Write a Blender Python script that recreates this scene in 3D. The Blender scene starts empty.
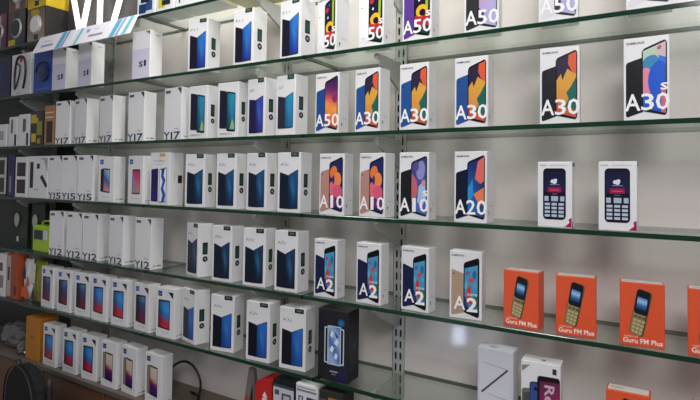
import bpy, bmesh, math, random
from mathutils import Vector, Matrix
from mathutils.geometry import tessellate_polygon
random.seed(7)
sc = bpy.context.scene
COL = sc.collection

# ------------------------------------------------------------------ camera, light, exposure
ZC = 1.45                                   # eye height, metres
YAW, PITCH, ROLL = 0.55043, 0.02981, 0.01356
_c, _s = math.cos(YAW), math.sin(YAW)
_r = Vector((_c, _s, 0)); _f = Vector((-_s, _c, 0)); _u = Vector((0, 0, 1))
_fw = math.cos(PITCH)*_f + math.sin(PITCH)*_u
_up = -math.sin(PITCH)*_f + math.cos(PITCH)*_u
_ri = math.cos(ROLL)*_r + math.sin(ROLL)*_up
_up2 = -math.sin(ROLL)*_r + math.cos(ROLL)*_up
cam = bpy.data.cameras.new('camera')
cam.sensor_width = 36; cam.lens = 26.813; cam.shift_y = -0.05189; cam.clip_start = 0.02
cam_o = bpy.data.objects.new('camera', cam); COL.objects.link(cam_o)
M = Matrix((_ri, _up2, -_fw)).transposed().to_4x4(); M.translation = (0, -1.4, ZC)
cam_o.matrix_world = M
sc.camera = cam_o

sc.view_settings.view_transform = 'Standard'
sc.view_settings.look = 'None'
sc.view_settings.exposure = 0.1
sc.view_settings.gamma = 1
sc.view_settings.use_curve_mapping = False
w = bpy.data.worlds.new('shop_air'); sc.world = w; w.use_nodes = True
w.node_tree.nodes['Background'].inputs[0].default_value = (0.92, 0.93, 1.0, 1)
w.node_tree.nodes['Background'].inputs[1].default_value = 0.25

def area(name, loc, target, size, size_y, power, color=(1, 1, 1)):
    l = bpy.data.lights.new(name, 'AREA'); l.shape = 'RECTANGLE'
    l.size = size; l.size_y = size_y; l.energy = power; l.color = color
    o = bpy.data.objects.new(name, l); COL.objects.link(o); o.location = loc
    o.rotation_euler = (Vector(target) - Vector(loc)).to_track_quat('-Z', 'Y').to_euler()
    return o
area('ceiling_tube_light', (-1.1, -0.42, 2.62), (-1.0, -0.12, 1.5), 1.5, 0.1, 19, (1.0, 0.99, 0.96))
area('ceiling_panel_light', (0.5, -2.2, 2.75), (-0.4, 0, 1.2), 0.9, 0.9, 43, (0.97, 0.98, 1.0))
area('added_glint_light', (-1.21, -2.0, 0.415), (-0.5, 0, 1.02), 0.08, 0.12, 1.3, (0.72, 0.8, 1.0))  # unseen low lamp, added to make the bluish highlight on the back wall

# ------------------------------------------------------------------ materials
def L(h):
    h = h.lstrip('#'); v = [int(h[i:i+2], 16)/255 for i in (0, 2, 4)]
    return tuple(x/12.92 if x <= .04045 else ((x+.055)/1.055)**2.4 for x in v) + (1.0,)
def mat(name, col, rough=.5, metal=0, noise=0, emit=0, spec=.5, scale=(40, 40, 40), bump=0):
    m = bpy.data.materials.new(name); m.use_nodes = True
    nt = m.node_tree; b = nt.nodes['Principled BSDF']
    col = L(col) if isinstance(col, str) else col
    b.inputs['Base Color'].default_value = col
    b.inputs['Roughness'].default_value = rough; b.inputs['Metallic'].default_value = metal
    b.inputs['Specular IOR Level'].default_value = spec
    if noise or bump:
        tc = nt.nodes.new('ShaderNodeTexCoord'); mp = nt.nodes.new('ShaderNodeMapping'); n = nt.nodes.new('ShaderNodeTexNoise')
        mp.inputs['Scale'].default_value = scale; n.inputs['Scale'].default_value = 1; n.inputs['Detail'].default_value = 4
        nt.links.new(tc.outputs['Object'], mp.inputs['Vector']); nt.links.new(mp.outputs[0], n.inputs['Vector'])
        if noise:
            mx = nt.nodes.new('ShaderNodeMix'); mx.data_type = 'RGBA'
            mx.inputs['A'].default_value = tuple(c*(1-noise) for c in col[:3]) + (1,)
            mx.inputs['B'].default_value = tuple(min(1, c*(1+noise)) for c in col[:3]) + (1,)
            nt.links.new(n.outputs[0], mx.inputs['Factor']); nt.links.new(mx.outputs['Result'], b.inputs['Base Color'])
        if bump:
            bp = nt.nodes.new('ShaderNodeBump'); bp.inputs['Strength'].default_value = bump; bp.inputs['Distance'].default_value = .002
            nt.links.new(n.outputs[0], bp.inputs['Height']); nt.links.new(bp.outputs[0], b.inputs['Normal'])
    if emit:
        b.inputs['Emission Color'].default_value = col; b.inputs['Emission Strength'].default_value = emit
    return m
def print_mat():
    m = bpy.data.materials.new('printed_ink'); m.use_nodes = True; nt = m.node_tree; b = nt.nodes['Principled BSDF']
    a = nt.nodes.new('ShaderNodeVertexColor'); a.layer_name = 'Ink'
    nt.links.new(a.outputs['Color'], b.inputs['Base Color']); b.inputs['Roughness'].default_value = .3; b.inputs['Specular IOR Level'].default_value = .28
    return m
def glass_mat():
    m = bpy.data.materials.new('shelf_glass'); m.use_nodes = True; nt = m.node_tree; nt.nodes.clear()
    o = nt.nodes.new('ShaderNodeOutputMaterial'); mx = nt.nodes.new('ShaderNodeMixShader')
    t = nt.nodes.new('ShaderNodeBsdfTransparent'); t.inputs[0].default_value = (.93, .965, .945, 1)
    g = nt.nodes.new('ShaderNodeBsdfGlossy'); g.inputs['Color'].default_value = (.9, .96, .92, 1); g.inputs['Roughness'].default_value = .04
    fr = nt.nodes.new('ShaderNodeFresnel'); fr.inputs['IOR'].default_value = 1.5
    geo = nt.nodes.new('ShaderNodeNewGeometry')
    iv = nt.nodes.new('ShaderNodeMix'); iv.data_type = 'FLOAT'       # same reflectance from either side of a pane face
    iv.inputs['A'].default_value = 1.5; iv.inputs['B'].default_value = 1/1.5
    nt.links.new(geo.outputs['Backfacing'], iv.inputs['Factor']); nt.links.new(iv.outputs['Result'], fr.inputs['IOR'])
    nt.links.new(fr.outputs[0], mx.inputs[0]); nt.links.new(t.outputs[0], mx.inputs[1]); nt.links.new(g.outputs[0], mx.inputs[2])
    nt.links.new(mx.outputs[0], o.inputs[0])
    return m
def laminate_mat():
    m = mat('grey_laminate', '#d3c9c4', .3, 0, .11, 0, .5, (7, 7, .5))  # stretched noise paints blurred vertical reflections into the base colour
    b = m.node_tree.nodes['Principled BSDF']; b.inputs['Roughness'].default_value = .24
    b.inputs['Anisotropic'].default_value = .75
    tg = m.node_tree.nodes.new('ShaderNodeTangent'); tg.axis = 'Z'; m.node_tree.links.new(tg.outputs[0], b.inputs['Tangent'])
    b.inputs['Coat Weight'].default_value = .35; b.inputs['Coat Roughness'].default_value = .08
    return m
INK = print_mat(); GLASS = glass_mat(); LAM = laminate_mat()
MATS = dict(
    white=mat('white_card', '#e3e1e2', .38, noise=.015), black=mat('black_card', '#101116', .3, noise=.1),
    orange=mat('orange_card', '#de5228', .42, noise=.03), brown=mat('kraft_card', '#b87620', .6, noise=.06),
    silver=mat('silver_card', '#c6c6cc', .4, 0, noise=.02), edge=mat('green_glass_edge', '#04301c', .12, noise=.25, scale=(6, 60, 60)),
    joint=mat('glass_joint', '#0a2a1c', .7, spec=.1),
    steel=mat('painted_steel', '#b9b8b4', .35, .3, noise=.03), slot=mat('slot_shadow', '#0b0b0c', .8),
    rubber=mat('clear_rubber', '#a9aaa4', .25), navy=mat('navy_card', '#15153a', .4, noise=.1), blue=mat('blue_card', '#143f9c', .4, noise=.06),
    dgrey=mat('dark_panel', '#24211f', .5, noise=.15), wood=mat('brown_wood', '#6b4a34', .5, noise=.2, scale=(3, 40, 40)),
    board=mat('shelf_board', '#6a5c50', .45, noise=.12, scale=(3, 30, 30)), lime=mat('lime_plastic', '#9cc51a', .35, noise=.05),
    rust=mat('rust_card', '#a04a26', .5, noise=.1), red=mat('red_card', '#c01c1c', .4, noise=.04), yellow=mat('yellow_card', '#d8b818', .45, noise=.05), tan=mat('tan_card', '#a0744c', .5, noise=.08),
    violet=mat('violet_card', '#2a2450', .45, noise=.06), dgreen=mat('dark_green_card', '#12220f', .5, noise=.15),
    bag=mat('clear_plastic', '#625e5c', .2, noise=.2), cable=mat('black_cable', '#0a0a0b', .4), paper=mat('label_paper', '#e4e2ea', .5, noise=.02),
    glow=mat('lit_letter', '#ffffff', .4, emit=1.1), floor=mat('floor_tile', '#8c8782', .25, noise=.06), ceil=mat('ceiling_paint', '#d8d6d2', .8, noise=.02),
    fabric=mat('black_fabric', '#0c0a09', .85, noise=.3), ofab=mat('orange_fabric', '#b04a16', .8, noise=.2), olive=mat('olive_foil', '#86881e', .4, noise=.2), maroon=mat('plum_card', '#5a1f3a', .4, noise=.1),
)

# ------------------------------------------------------------------ helpers
def setp(o, label=None, cat=None, group=None, kind=None):
    for k, v in (('label', label), ('category', cat), ('group', group), ('kind', kind)):
        if v: o[k] = v
    return o
def obj(name, me, parent=None, loc=None):
    o = bpy.data.objects.new(name, me); COL.objects.link(o)
    if parent: o.parent = parent
    if loc: o.location = loc
    return o
def thing(name, label, cat, loc=(0, 0, 0), rz=0, group=None):
    o = bpy.data.objects.new(name, None); COL.objects.link(o); o.empty_display_size = .02
    o.location = loc; o.rotation_euler = (0, 0, rz)
    return setp(o, label, cat, group)
def copy_tree(o, parent=None):
    c = o.copy(); COL.objects.link(c)
    if parent: c.parent = parent
    for ch in o.children: copy_tree(ch, c)
    return c
def bm_box(bm, lo, hi, bev=0):
    r = bmesh.ops.create_cube(bm, size=1)
    vs = r['verts']
    for v in vs:
        v.co = Vector([lo[i] + (v.co[i]+.5)*(hi[i]-lo[i]) for i in range(3)])
    if bev:
        es = list({e for v in vs for e in v.link_edges})
        bmesh.ops.bevel(bm, geom=es, offset=bev, segments=1, affect='EDGES', clamp_overlap=True)
def me_from(bm, name, m):
    me = bpy.data.meshes.new(name); bm.to_mesh(me); bm.free()
    for x in (m if isinstance(m, (list, tuple)) else [m]): me.materials.append(x)
    return me
def box_me(name, lo, hi, m, bev=0):
    bm = bmesh.new(); bm_box(bm, lo, hi, bev); return me_from(bm, name, m)
def tube_me(name, pts, r, m, n=8):
    bm = bmesh.new(); pts = [Vector(p) for p in pts]; rings = []
    for i, p in enumerate(pts):
        d = (pts[min(i+1, len(pts)-1)] - pts[max(i-1, 0)]).normalized()
        a = d.orthogonal().normalized() if not rings else (prev - d*prev.dot(d)).normalized()
        prev = a; b = d.cross(a)
        rings.append([bm.verts.new(p + r*(math.cos(t)*a + math.sin(t)*b)) for t in [2*math.pi*k/n for k in range(n)]])
    for A, B in zip(rings, rings[1:]):
        for k in range(n): bm.faces.new((A[k], A[(k+1) % n], B[(k+1) % n], B[k]))
    bm.faces.new(rings[0][::-1]); bm.faces.new(rings[-1])
    for f in bm.faces: f.smooth = True
    return me_from(bm, name, m)
def smooth_path(pts, k=6):
    out = []; P_ = [Vector(p) for p in pts]; P_ = [P_[0]] + P_ + [P_[-1]]
    for i in range(1, len(P_)-2):
        a, b, c, d = P_[i-1:i+3]
        for j in range(k):
            t = j/k
            out.append(.5*((2*b) + (c-a)*t + (2*a-5*b+4*c-d)*t*t + (3*b-a-3*c+d)*t**3))
    out.append(P_[-2]); return out

# text outlines, cached
_TX = {}
def text_geo(s, bold=.0):
    if (s, bold) not in _TX:
        cu = bpy.data.curves.new('lettering', 'FONT'); cu.body = s; cu.offset = bold; cu.resolution_u = 2; cu.fill_mode = 'FRONT'
        o = bpy.data.objects.new('lettering', cu); COL.objects.link(o)
        me = bpy.data.meshes.new_from_object(o.evaluated_get(bpy.context.evaluated_depsgraph_get()))
        vs = [v.co.copy() for v in me.vertices]; fs = [tuple(p.vertices) for p in me.polygons]
        x0, x1 = min(v.x for v in vs), max(v.x for v in vs); y0, y1 = min(v.y for v in vs), max(v.y for v in vs)
        _TX[(s, bold)] = ([((v.x-x0)/(x1-x0), (v.y-y0)/(y1-y0)) for v in vs], fs, (x1-x0)/(y1-y0))
        bpy.data.objects.remove(o); bpy.data.curves.remove(cu); bpy.data.meshes.remove(me)
    return _TX[(s, bold)]

class Print:
    """Flat ink on one face of a carton; every shape lies a hair above the one before."""
    FACES = {'front': ((1, 0, 0), (0, 0, 1), (0, -1, 0)), 'right': ((0, 1, 0), (0, 0, 1), (1, 0, 0)), 'top': ((1, 0, 0), (0, 1, 0), (0, 0, 1))}
    def __init__(s, dims, face='front', base=0):
        w, d, h = dims; s.U, s.V, s.N = [Vector(a) for a in s.FACES[face]]
        s.O = {'front': Vector((-w/2, -d/2, 0)), 'right': Vector((w/2, -d/2, 0)), 'top': Vector((-w/2, -d/2, h))}[face]
        s.W, s.H = {'front': (w, h), 'right': (d, h), 'top': (w, d)}[face]
        s.v, s.f, s.c, s.k = [], [], [], base
    def at(s, u, v): return s.O + s.U*u*s.W + s.V*v*s.H + s.N*(.0003 + s.k*.00008)
    def faces(s, pts, fs, col):
        n = len(s.v); s.v += [s.at(*p) for p in pts]
        s.c += col if isinstance(col, list) else [L(col) if isinstance(col, str) else col]*len(pts)
        s.f += [tuple(i+n for i in q) for q in fs]; s.k += 1
    def poly(s, pts, col):
        tri = tessellate_polygon([[Vector((p[0], p[1], 0)) for p in pts]])
        out = []
        for t in tri:
            (ax, ay), (bx, by), (cx, cy) = [pts[i] for i in t]
            out.append(t if (bx-ax)*(cy-ay) - (by-ay)*(cx-ax) > 0 else t[::-1])
        s.faces(pts, out, col)
    def rect(s, u0, v0, u1, v1, col): s.poly([(u0, v0), (u1, v0), (u1, v1), (u0, v1)], col)
    def disc(s, u, v, r, col, n=18):                     # r as a share of the width
        s.poly([(u + r*math.cos(2*math.pi*i/n), v + r*s.W/s.H*math.sin(2*math.pi*i/n)) for i in range(n)], col)
    def ring(s, u, v, r, r2, col, n=18, a0=0, a1=2*math.pi):
        pts, fs = [], []; q = s.W/s.H
        for i in range(n+1):
            a = a0 + (a1-a0)*i/n
            pts += [(u+r*math.cos(a), v+r*q*math.sin(a)), (u+r2*math.cos(a), v+r2*q*math.sin(a))]
        for i in range(n): fs.append((2*i, 2*i+2, 2*i+3, 2*i+1))
        s.faces(pts, fs, col)
    def line(s, a, b, wd, col):                          # wd in metres
        d = Vector(((b[0]-a[0])*s.W, (b[1]-a[1])*s.H)); n = Vector((-d.y, d.x)).normalized()*wd/2
        o = (n.x/s.W, n.y/s.H)
        s.poly([(a[0]-o[0], a[1]-o[1]), (b[0]-o[0], b[1]-o[1]), (b[0]+o[0], b[1]+o[1]), (a[0]+o[0], a[1]+o[1])], col)
    def text(s, t, u0, v0, u1, v1, col, bold=0):         # fitted to the rectangle
        p, f, _ = text_geo(t, bold)
        s.faces([(u0+a*(u1-u0), v0+b*(v1-v0)) for a, b in p], f, col)
    def grid(s, q, fn, n=6, m=8):                        # q: quad bl,br,tr,tl ; fn(s,t)->colour
        pts = [bil(q, i/n, j/m) for j in range(m+1) for i in range(n+1)]
        cs = [fn(i/n, j/m) for j in range(m+1) for i in range(n+1)]
        s.faces(pts, [(j*(n+1)+i, j*(n+1)+i+1, (j+1)*(n+1)+i+1, (j+1)*(n+1)+i) for j in range(m) for i in range(n)], cs)
    def inq(s, q, pts, col): s.poly([bil(q, min(1, max(0, a)), min(1, max(0, b))) for a, b in pts], col)
    def rquad(s, q, r, col, asp=2.0, n=4):               # quad with rounded corners
        pts = []
        for cx, cy, a0 in ((1-r, r/asp, -90), (1-r, 1-r/asp, 0), (r, 1-r/asp, 90), (r, r/asp, 180)):
            for i in range(n+1):
                a = math.radians(a0 + 90*i/n); pts.append(bil(q, cx + r*math.cos(a), cy + r/asp*math.sin(a)))
        s.poly(pts, col)
    def make(s, name, parent):
        me = bpy.data.meshes.new(name); me.from_pydata(s.v, [], s.f); me.materials.append(INK)
        a = me.color_attributes.new('Ink', 'FLOAT_COLOR', 'POINT')
        a.data.foreach_set('color', [x for c in s.c for x in c]); me.update()
        return obj(name, me, parent)
def bil(q, s, t):
    (ax, ay), (bx, by), (cx, cy), (dx, dy) = q
    return ((1-s)*(1-t)*ax + s*(1-t)*bx + s*t*cx + (1-s)*t*dx, (1-s)*(1-t)*ay + s*(1-t)*by + s*t*cy + (1-s)*t*dy)
def mixc(a, b, t):
    a = L(a) if isinstance(a, str) else a; b = L(b) if isinstance(b, str) else b; t = max(0, min(1, t))
    return tuple(x+(y-x)*t for x, y in zip(a, b))
def ramp(stops):
    def f(t):
        for (a, ca), (b, cb) in zip(stops, stops[1:]):
            if t <= b: return mixc(ca, cb, (t-a)/(b-a))
        return L(stops[-1][1])
    return f
def circ(x, y, rx, ry, n=16): return [(x+rx*math.cos(2*math.pi*i/n), y+ry*math.sin(2*math.pi*i/n)) for i in range(n)]

# ------------------------------------------------------------------ the setting
DEP, TH = 0.1964, 0.0103
SH = {k: v + ZC for k, v in dict(G=.587, A=.3563, B=.1281, C=-.1004, D=-.3322, E=-.5553, F=-.791).items()}
YF = -DEP + .012
def struct(name, lo, hi, m, kind='structure'): return setp(obj(name, box_me(name, lo, hi, m)), kind=kind)
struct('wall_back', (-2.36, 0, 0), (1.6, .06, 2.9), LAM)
struct('wall_left', (-4.2, 0, 0), (-2.3605, .06, 2.9), MATS['dgrey'])
struct('floor', (-4.2, -3.6, -.05), (1.6, .06, 0), MATS['floor'])
struct('ceiling', (-4.2, -3.6, 2.9), (1.6, .06, 2.95), MATS['ceil'])

# ------------------------------------------------------------------ glass shelves, uprights, brackets
SHN = dict(G='top', A='second', B='third', C='fourth', D='fifth', E='sixth', F='bottom')
SEAM = dict(A=(-1.655, -.897), B=(-1.63, -.895), C=(-1.597, -.895), D=(-1.578, -.89), E=(-1.59, -.845), G=(-1.63, -.9))
_first = True
def glass_pane(k, x0, x1, sect):
    t = thing('glass_shelf', 'clear green-edged glass pane, %s shelf from the top, %s section' % (SHN[k], sect), 'shelf', (x0, 0, SH[k]), 0, 'glass shelf panes')
    bm = bmesh.new(); bm_box(bm, (0, -DEP+.003, -TH), (x1-x0-.005, -.001, 0)); obj('pane', me_from(bm, 'pane', GLASS), t)
    obj('front_edge', box_me('front_edge', (0, -DEP, -TH), (x1-x0, -DEP+.003, 0), MATS['edge'], .0008), t)
    obj('joint_edge', box_me('joint_edge', (x1-x0-.005, -DEP, -TH), (x1-x0+.0015, -.001, 0), MATS['joint']), t)
    obj('back_edge', box_me('back_edge', (0, -.001, -TH), (x1-x0, 0, 0), MATS['edge']), t)
for k in 'GABCDE':
    a, b = SEAM[k]
    glass_pane(k, -3.4, a-.0016, 'dim end')
    glass_pane(k, a, b-.0016, 'middle')
    glass_pane(k, b, 1.2, 'bright end')
UPR = [(-.680, 'nearest the A-lettered cartons'), (-1.113, 'behind the green-tabbed cartons'), (-2.09, 'behind the blank white cartons'), (-2.53, 'by the dark end panel')]
UW, SLOTP = .034, .033
def slotted_plate():
    bm = bmesh.new(); y0, y1 = -.009, -.007
    cols = [(-UW/2, -.0105), (-.0045, .0045), (.0105, UW/2)]
    z0, z1 = .55, 2.35
    for a, b in cols: bm_box(bm, (a, y0, z0), (b, y1, z1))
    n = int((z1-z0)/SLOTP)
    for i in range(n+1):
        z = z0 + i*SLOTP
        for a, b in ((-.0105, -.0045), (.0045, .0105)): bm_box(bm, (a, y0, z), (b, y1, min(z1, z+.012)))
    return me_from(bm, 'face_plate', MATS['steel'])
plate = slotted_plate()
flange = box_me('side_flange', (-.0015, -.0085, .55), (.0015, 0, 2.35), MATS['edge'])
flange2 = box_me('side_flange', (-.001, -.0085, .55), (.001, 0, 2.35), MATS['steel'])
cavity = box_me('slot_channel', (-.015, -.003, .55), (.015, -.001, 2.35), MATS['slot'])
for x, where in UPR:
    t = thing('slotted_upright', 'grey double-slotted steel shelf upright on the wall, ' + where, 'shelf upright', (x, 0, 0), 0, 'slotted shelf uprights')
    obj('face_plate', plate, t); obj('side_flange', flange, t, (-UW/2, 0, 0)); obj('side_flange', flange2, t, (UW/2, 0, 0)); obj('slot_channel', cavity, t)
def bracket_arm():
    bm = bmesh.new()
    prof = [(-.012, -.001), (-.012, -.08), (-.03, -.08), (-.145, -.026), (-.156, -.016), (-.156, -.001)]
    A = [bm.verts.new((-.004, y, z)) for y, z in prof]; B = [bm.verts.new((.004, y, z)) for y, z in prof]
    n = len(prof)
    bm.faces.new(A); bm.faces.new(B[::-1])
    for i in range(n): bm.faces.new((A[i], B[i], B[(i+1) % n], A[(i+1) % n]))
    bmesh.ops.recalc_face_normals(bm, faces=bm.faces)
    return me_from(bm, 'bracket_arm', MATS['steel'])
def bracket_pad():
    bm = bmesh.new()
    bmesh.ops.create_uvsphere(bm, u_segments=12, v_segments=8, radius=.009)
    for v in bm.verts: v.co.y = v.co.y*1.3 - .157; v.co.z = max(-.009, min(.008, v.co.z)) - .009
    for f in bm.faces: f.smooth = True
    return me_from(bm, 'rubber_pad', MATS['rubber'])
arm_me, pad_me = bracket_arm(), bracket_pad()
hook_me = box_me('wall_hook', (-.006, -.0125, -.07), (.006, -.0092, -.001), MATS['steel'], .001)
_b = None
for x, where in UPR:
    for k in 'GABCDE':
        lab = 'tapered grey bracket under the %s shelf, on the upright %s' % (SHN[k], where)
        if _b is None:
            _b = thing('shelf_bracket', lab, 'bracket', (x, 0, SH[k]-TH), 0, 'shelf brackets'); 
            obj('bracket_arm', arm_me, _b); obj('rubber_pad', pad_me, _b); obj('wall_hook', hook_me, _b)
        else:
            c = copy_tree(_b); c.location = (x, 0, SH[k]-TH); c['label'] = lab
# bottom shelf: a brown board on a panelled counter
t = thing('bottom_board', 'brown laminated board under the bottom row of cartons', 'shelf', (0, 0, SH['F']))
obj('board', box_me('board', (-3.4, -DEP, -.018), (1.2, 0, 0), MATS['board']), t)
obj('edge_strip', box_me('edge_strip', (-3.4, -DEP-.003, -.018), (1.2, -DEP, 0), mat('pale_edging', '#5f5a52', .35), .001), t)
t = thing('base_cabinet', 'brown wooden cabinet with flat doors below the bottom shelf', 'cabinet', (0, 0, 0))
obj('cabinet_body', box_me('cabinet_body', (-3.4, -.15, .0005), (1.2, -.001, SH['F']-.0185), MATS['wood']), t)
door = box_me('cabinet_door', (.003, -.17, .06), (.417, -.1505, SH['F']-.035), MATS['wood'], .003)
for i in range(8): obj('cabinet_door', door, t, (-3.1 + .42*i, 0, 0))

# ------------------------------------------------------------------ wallpapers (q = screen corners)
def wp_a30(P, q):
    P.grid(q, lambda s, t: ramp([(0, '#d8603c'), (.22, '#d88a44'), (.6, '#dca240'), (1, '#d8963c')])(t))
    P.inq(q, [(0, 1), (0, .62), (.22, .72), (.3, .6), (.55, .78), (.8, .7), (.62, .86), (.66, 1)], '#2c2640')
    P.inq(q, [(.62, 1), (.58, .86), (.8, .7), (1, .66), (1, 1)], '#dc5c3a')
    P.inq(q, [(1, .62), (.74, .48), (.5, .38), (.62, .28), (.42, .14), (1, .1)], '#1c6458')
    P.inq(q, [(0, .2), (.4, .13), (1, .1), (1, 0), (0, 0)], '#c8563e')
def wp_a50(P, q):
    P.grid(q, lambda s, t: ramp([(0, '#8a3a40'), (.15, '#e06a3a'), (.42, '#f0a04c'), (.56, '#dc5848'), (.75, '#6a2a66'), (1, '#2e2252')])(t + .12*(s-.5)))
    P.inq(q, circ(.8, .62, .22, .12), '#8a3060')
def wp_a30s(P, q):
    P.grid(q, lambda s, t: mixc('#2056c4', '#3a7ae0', t))
    P.inq(q, [(0, 1), (0, .74), (.4, .84), (.7, .8), (.66, 1)], '#b6ccb4')
    P.inq(q, [(.64, 1), (.6, .86), (1, .78), (1, 1)], '#d0b8bc')
    P.inq(q, circ(.72, .95, .1, .03), '#b85a68')
    P.inq(q, circ(.32, .78, .36, .1), '#3a86b0')
    P.inq(q, circ(.1, .46, .38, .24), '#e088a0')
    P.inq(q, circ(.68, .46, .46, .3), '#2058c8')
    P.inq(q, [(.8, .0), (.8, .34), (1, .4), (1, 0)], '#d06a78')
def wp_a10(P, q):
    P.grid(q, lambda s, t: mixc('#2a2060', '#20285e', t))
    P.inq(q, circ(.3, .78, .3, .14), '#e8783a'); P.inq(q, circ(.58, .6, .36, .16), '#ea8848')
    P.inq(q, circ(.2, .42, .34, .16), '#e06a78'); P.inq(q, circ(.62, .36, .4, .14), '#d8587c'); P.inq(q, circ(.3, .62, .1, .1), '#3a2a6a')
    P.inq(q, [(0, .22), (1, .2), (1, .02), (0, .08)], '#6a2a66')
def wp_a10s(P, q):
    P.grid(q, lambda s, t: mixc('#4a68b4', '#3a3a78', t))
    P.inq(q, circ(.62, .8, .3, .18), '#8c8cc4'); P.inq(q, circ(.3, .9, .2, .1), '#5a4a86')
    P.inq(q, [(0, .8), (.36, .62), (.44, .4), (.1, .14), (0, .2)], '#c4646c')
    P.inq(q, [(.5, .5), (.9, .62), (1, .3), (.7, .1), (.4, .2)], '#a4bce0'); P.inq(q, circ(.82, .56, .14, .06), '#d08a9c')
def wp_a20(P, q):
    P.grid(q, lambda s, t: mixc(mixc('#2a78c8', '#1a2a6a', t), '#2a1a4a', s*.8))
    P.inq(q, [(.44, .66), (.62, .96), (1, 1), (1, .6), (.78, .56)], '#dc6a60')
    P.inq(q, [(.36, .38), (1, .5), (1, .22), (.7, .2)], '#e47a50')
    P.inq(q, [(0, .5), (.3, .66), (.36, .36), (.0, .16)], '#2c8ad0')
def wp_a2(P, q):
    P.grid(q, lambda s, t: mixc('#3c90b4', '#4a98c0', t))
    for a, b, c_, d_, c in ((.2, .86, .16, .05, '#7a5a90'), (.75, .8, .16, .1, '#2a6a9a'), (.5, .68, .2, .06, '#c8485a'), (.1, .55, .14, .1, '#58b0c8'), (.8, .56, .14, .06, '#60a0b8')):
        P.inq(q, circ(a, b, c_, d_), c)
    P.inq(q, [(.14, .3), (.22, .5), (.36, .58), (.5, .46), (.46, .3), (.66, .2), (.5, .1), (.2, .14)], '#d03430')
    P.inq(q, [(0, .28), (.2, .2), (.3, .0), (0, 0)], '#2a3a80'); P.inq(q, [(.66, .3), (1, .34), (1, .1), (.76, .06)], '#3a6a58')
def wp_swirl(P, q):
    P.grid(q, lambda s, t: mixc('#1c1220', '#141430', t))
    P.inq(q, circ(.22, .84, .16, .06), '#b83038'); P.inq(q, circ(.3, .66, .07, .03), '#d8e0e8'); P.inq(q, circ(.46, .92, .06, .03), '#4a6ab8')
    P.inq(q, [(.76, 1), (.74, .5), (.92, .46), (.94, 1)], '#9ab428')
    P.inq(q, circ(.5, .42, .42, .14), '#e0b02c'); P.inq(q, circ(.54, .4, .22, .07), '#1c1420')
    P.inq(q, [(0, .34), (.5, .32), (1, .4), (1, .12), (0, .1)], '#b82838'); P.inq(q, [(.3, .12), (1, .16), (1, .0), (.3, .0)], '#1a3a2c')
def wp_lilac(P, q):
    P.grid(q, lambda s, t: mixc(mixc('#b0a0d0', '#e08c3c', t*1.6-.5), '#a8b8e0', s*.5))
    P.inq(q, [(.0, .5), (.5, .62), (.4, .9), (0, 1)], '#e09040'); P.inq(q, [(.0, .3), (.3, .2), (.2, .0), (0, 0)], '#2a2438')
def wp_blue(top, bot, dark):
    def f(P, q):
        P.grid(q, lambda s, t: mixc(mixc(mixc(bot, top, t), '#58b4e8', .45*math.exp(-((s-.45-.15*math.sin(5*t))/.16)**2 - ((t-.6)/.3)**2)), dark, .75*(1-s)**1.5 + .6*max(0, s-.75) + .35*(1-t)**2))
    return f

# ------------------------------------------------------------------ carton kinds
DIMS = dict(bud=(.098, .055, .178), f11=(.088, .062, .178), y17=(.094, .052, .182), f11b=(.09, .05, .178), a9=(.08, .055, .18), s=(.082, .05, .171),
            viv=(.092, .05, .175), v15=(.1, .062, .185), a5=(.087, .055, .177), j=(.072, .036, .145), a2=(.078, .042, .162), guru=(.08, .04, .128),
            red=(.093, .045, .17), a3=(.09, .055, .178), dark=(.098, .06, .193), z=(.083, .045, .167), r=(.083, .045, .155))
_cm = {}
def carton(t, dims, m):
    key = (dims, m)
    if key not in _cm:
        w_, d_, h_ = dims; _cm[key] = box_me('carton', (-w_/2, -d_/2, 0), (w_/2, d_/2, h_), MATS[m], .0012)
    o = obj('carton', _cm[key], t)
    return o
def side_marks(t, D, kind):
    P = Print(D, 'right')
    if kind == 'opp':
        P.rect(.28, .42, .62, .645, '#1a2623'); P.rect(.33, .45, .57, .61, '#24463a'); P.make('side_label', t)
        Q = Print(D, 'right'); Q.disc(.46, .335, .17, '#23282a'); Q.disc(.46, .335, .07, '#8a8e8c'); Q.make('side_seal', t)
    elif kind == 'sam':
        P.disc(.28, .16, .05, '#2a2a2e'); P.rect(.24, .12, .3, .155, '#2a2a2e'); P.line((.36, .25), (.8, .235), .0009, '#8a8a90'); P.make('side_print', t)
    elif kind == 'viv':
        P.text('vivo', .2, .05, .45, .085, '#4a4a58', .01); P.rect(.52, .055, .84, .08, '#70707c'); P.make('side_print', t)

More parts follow.
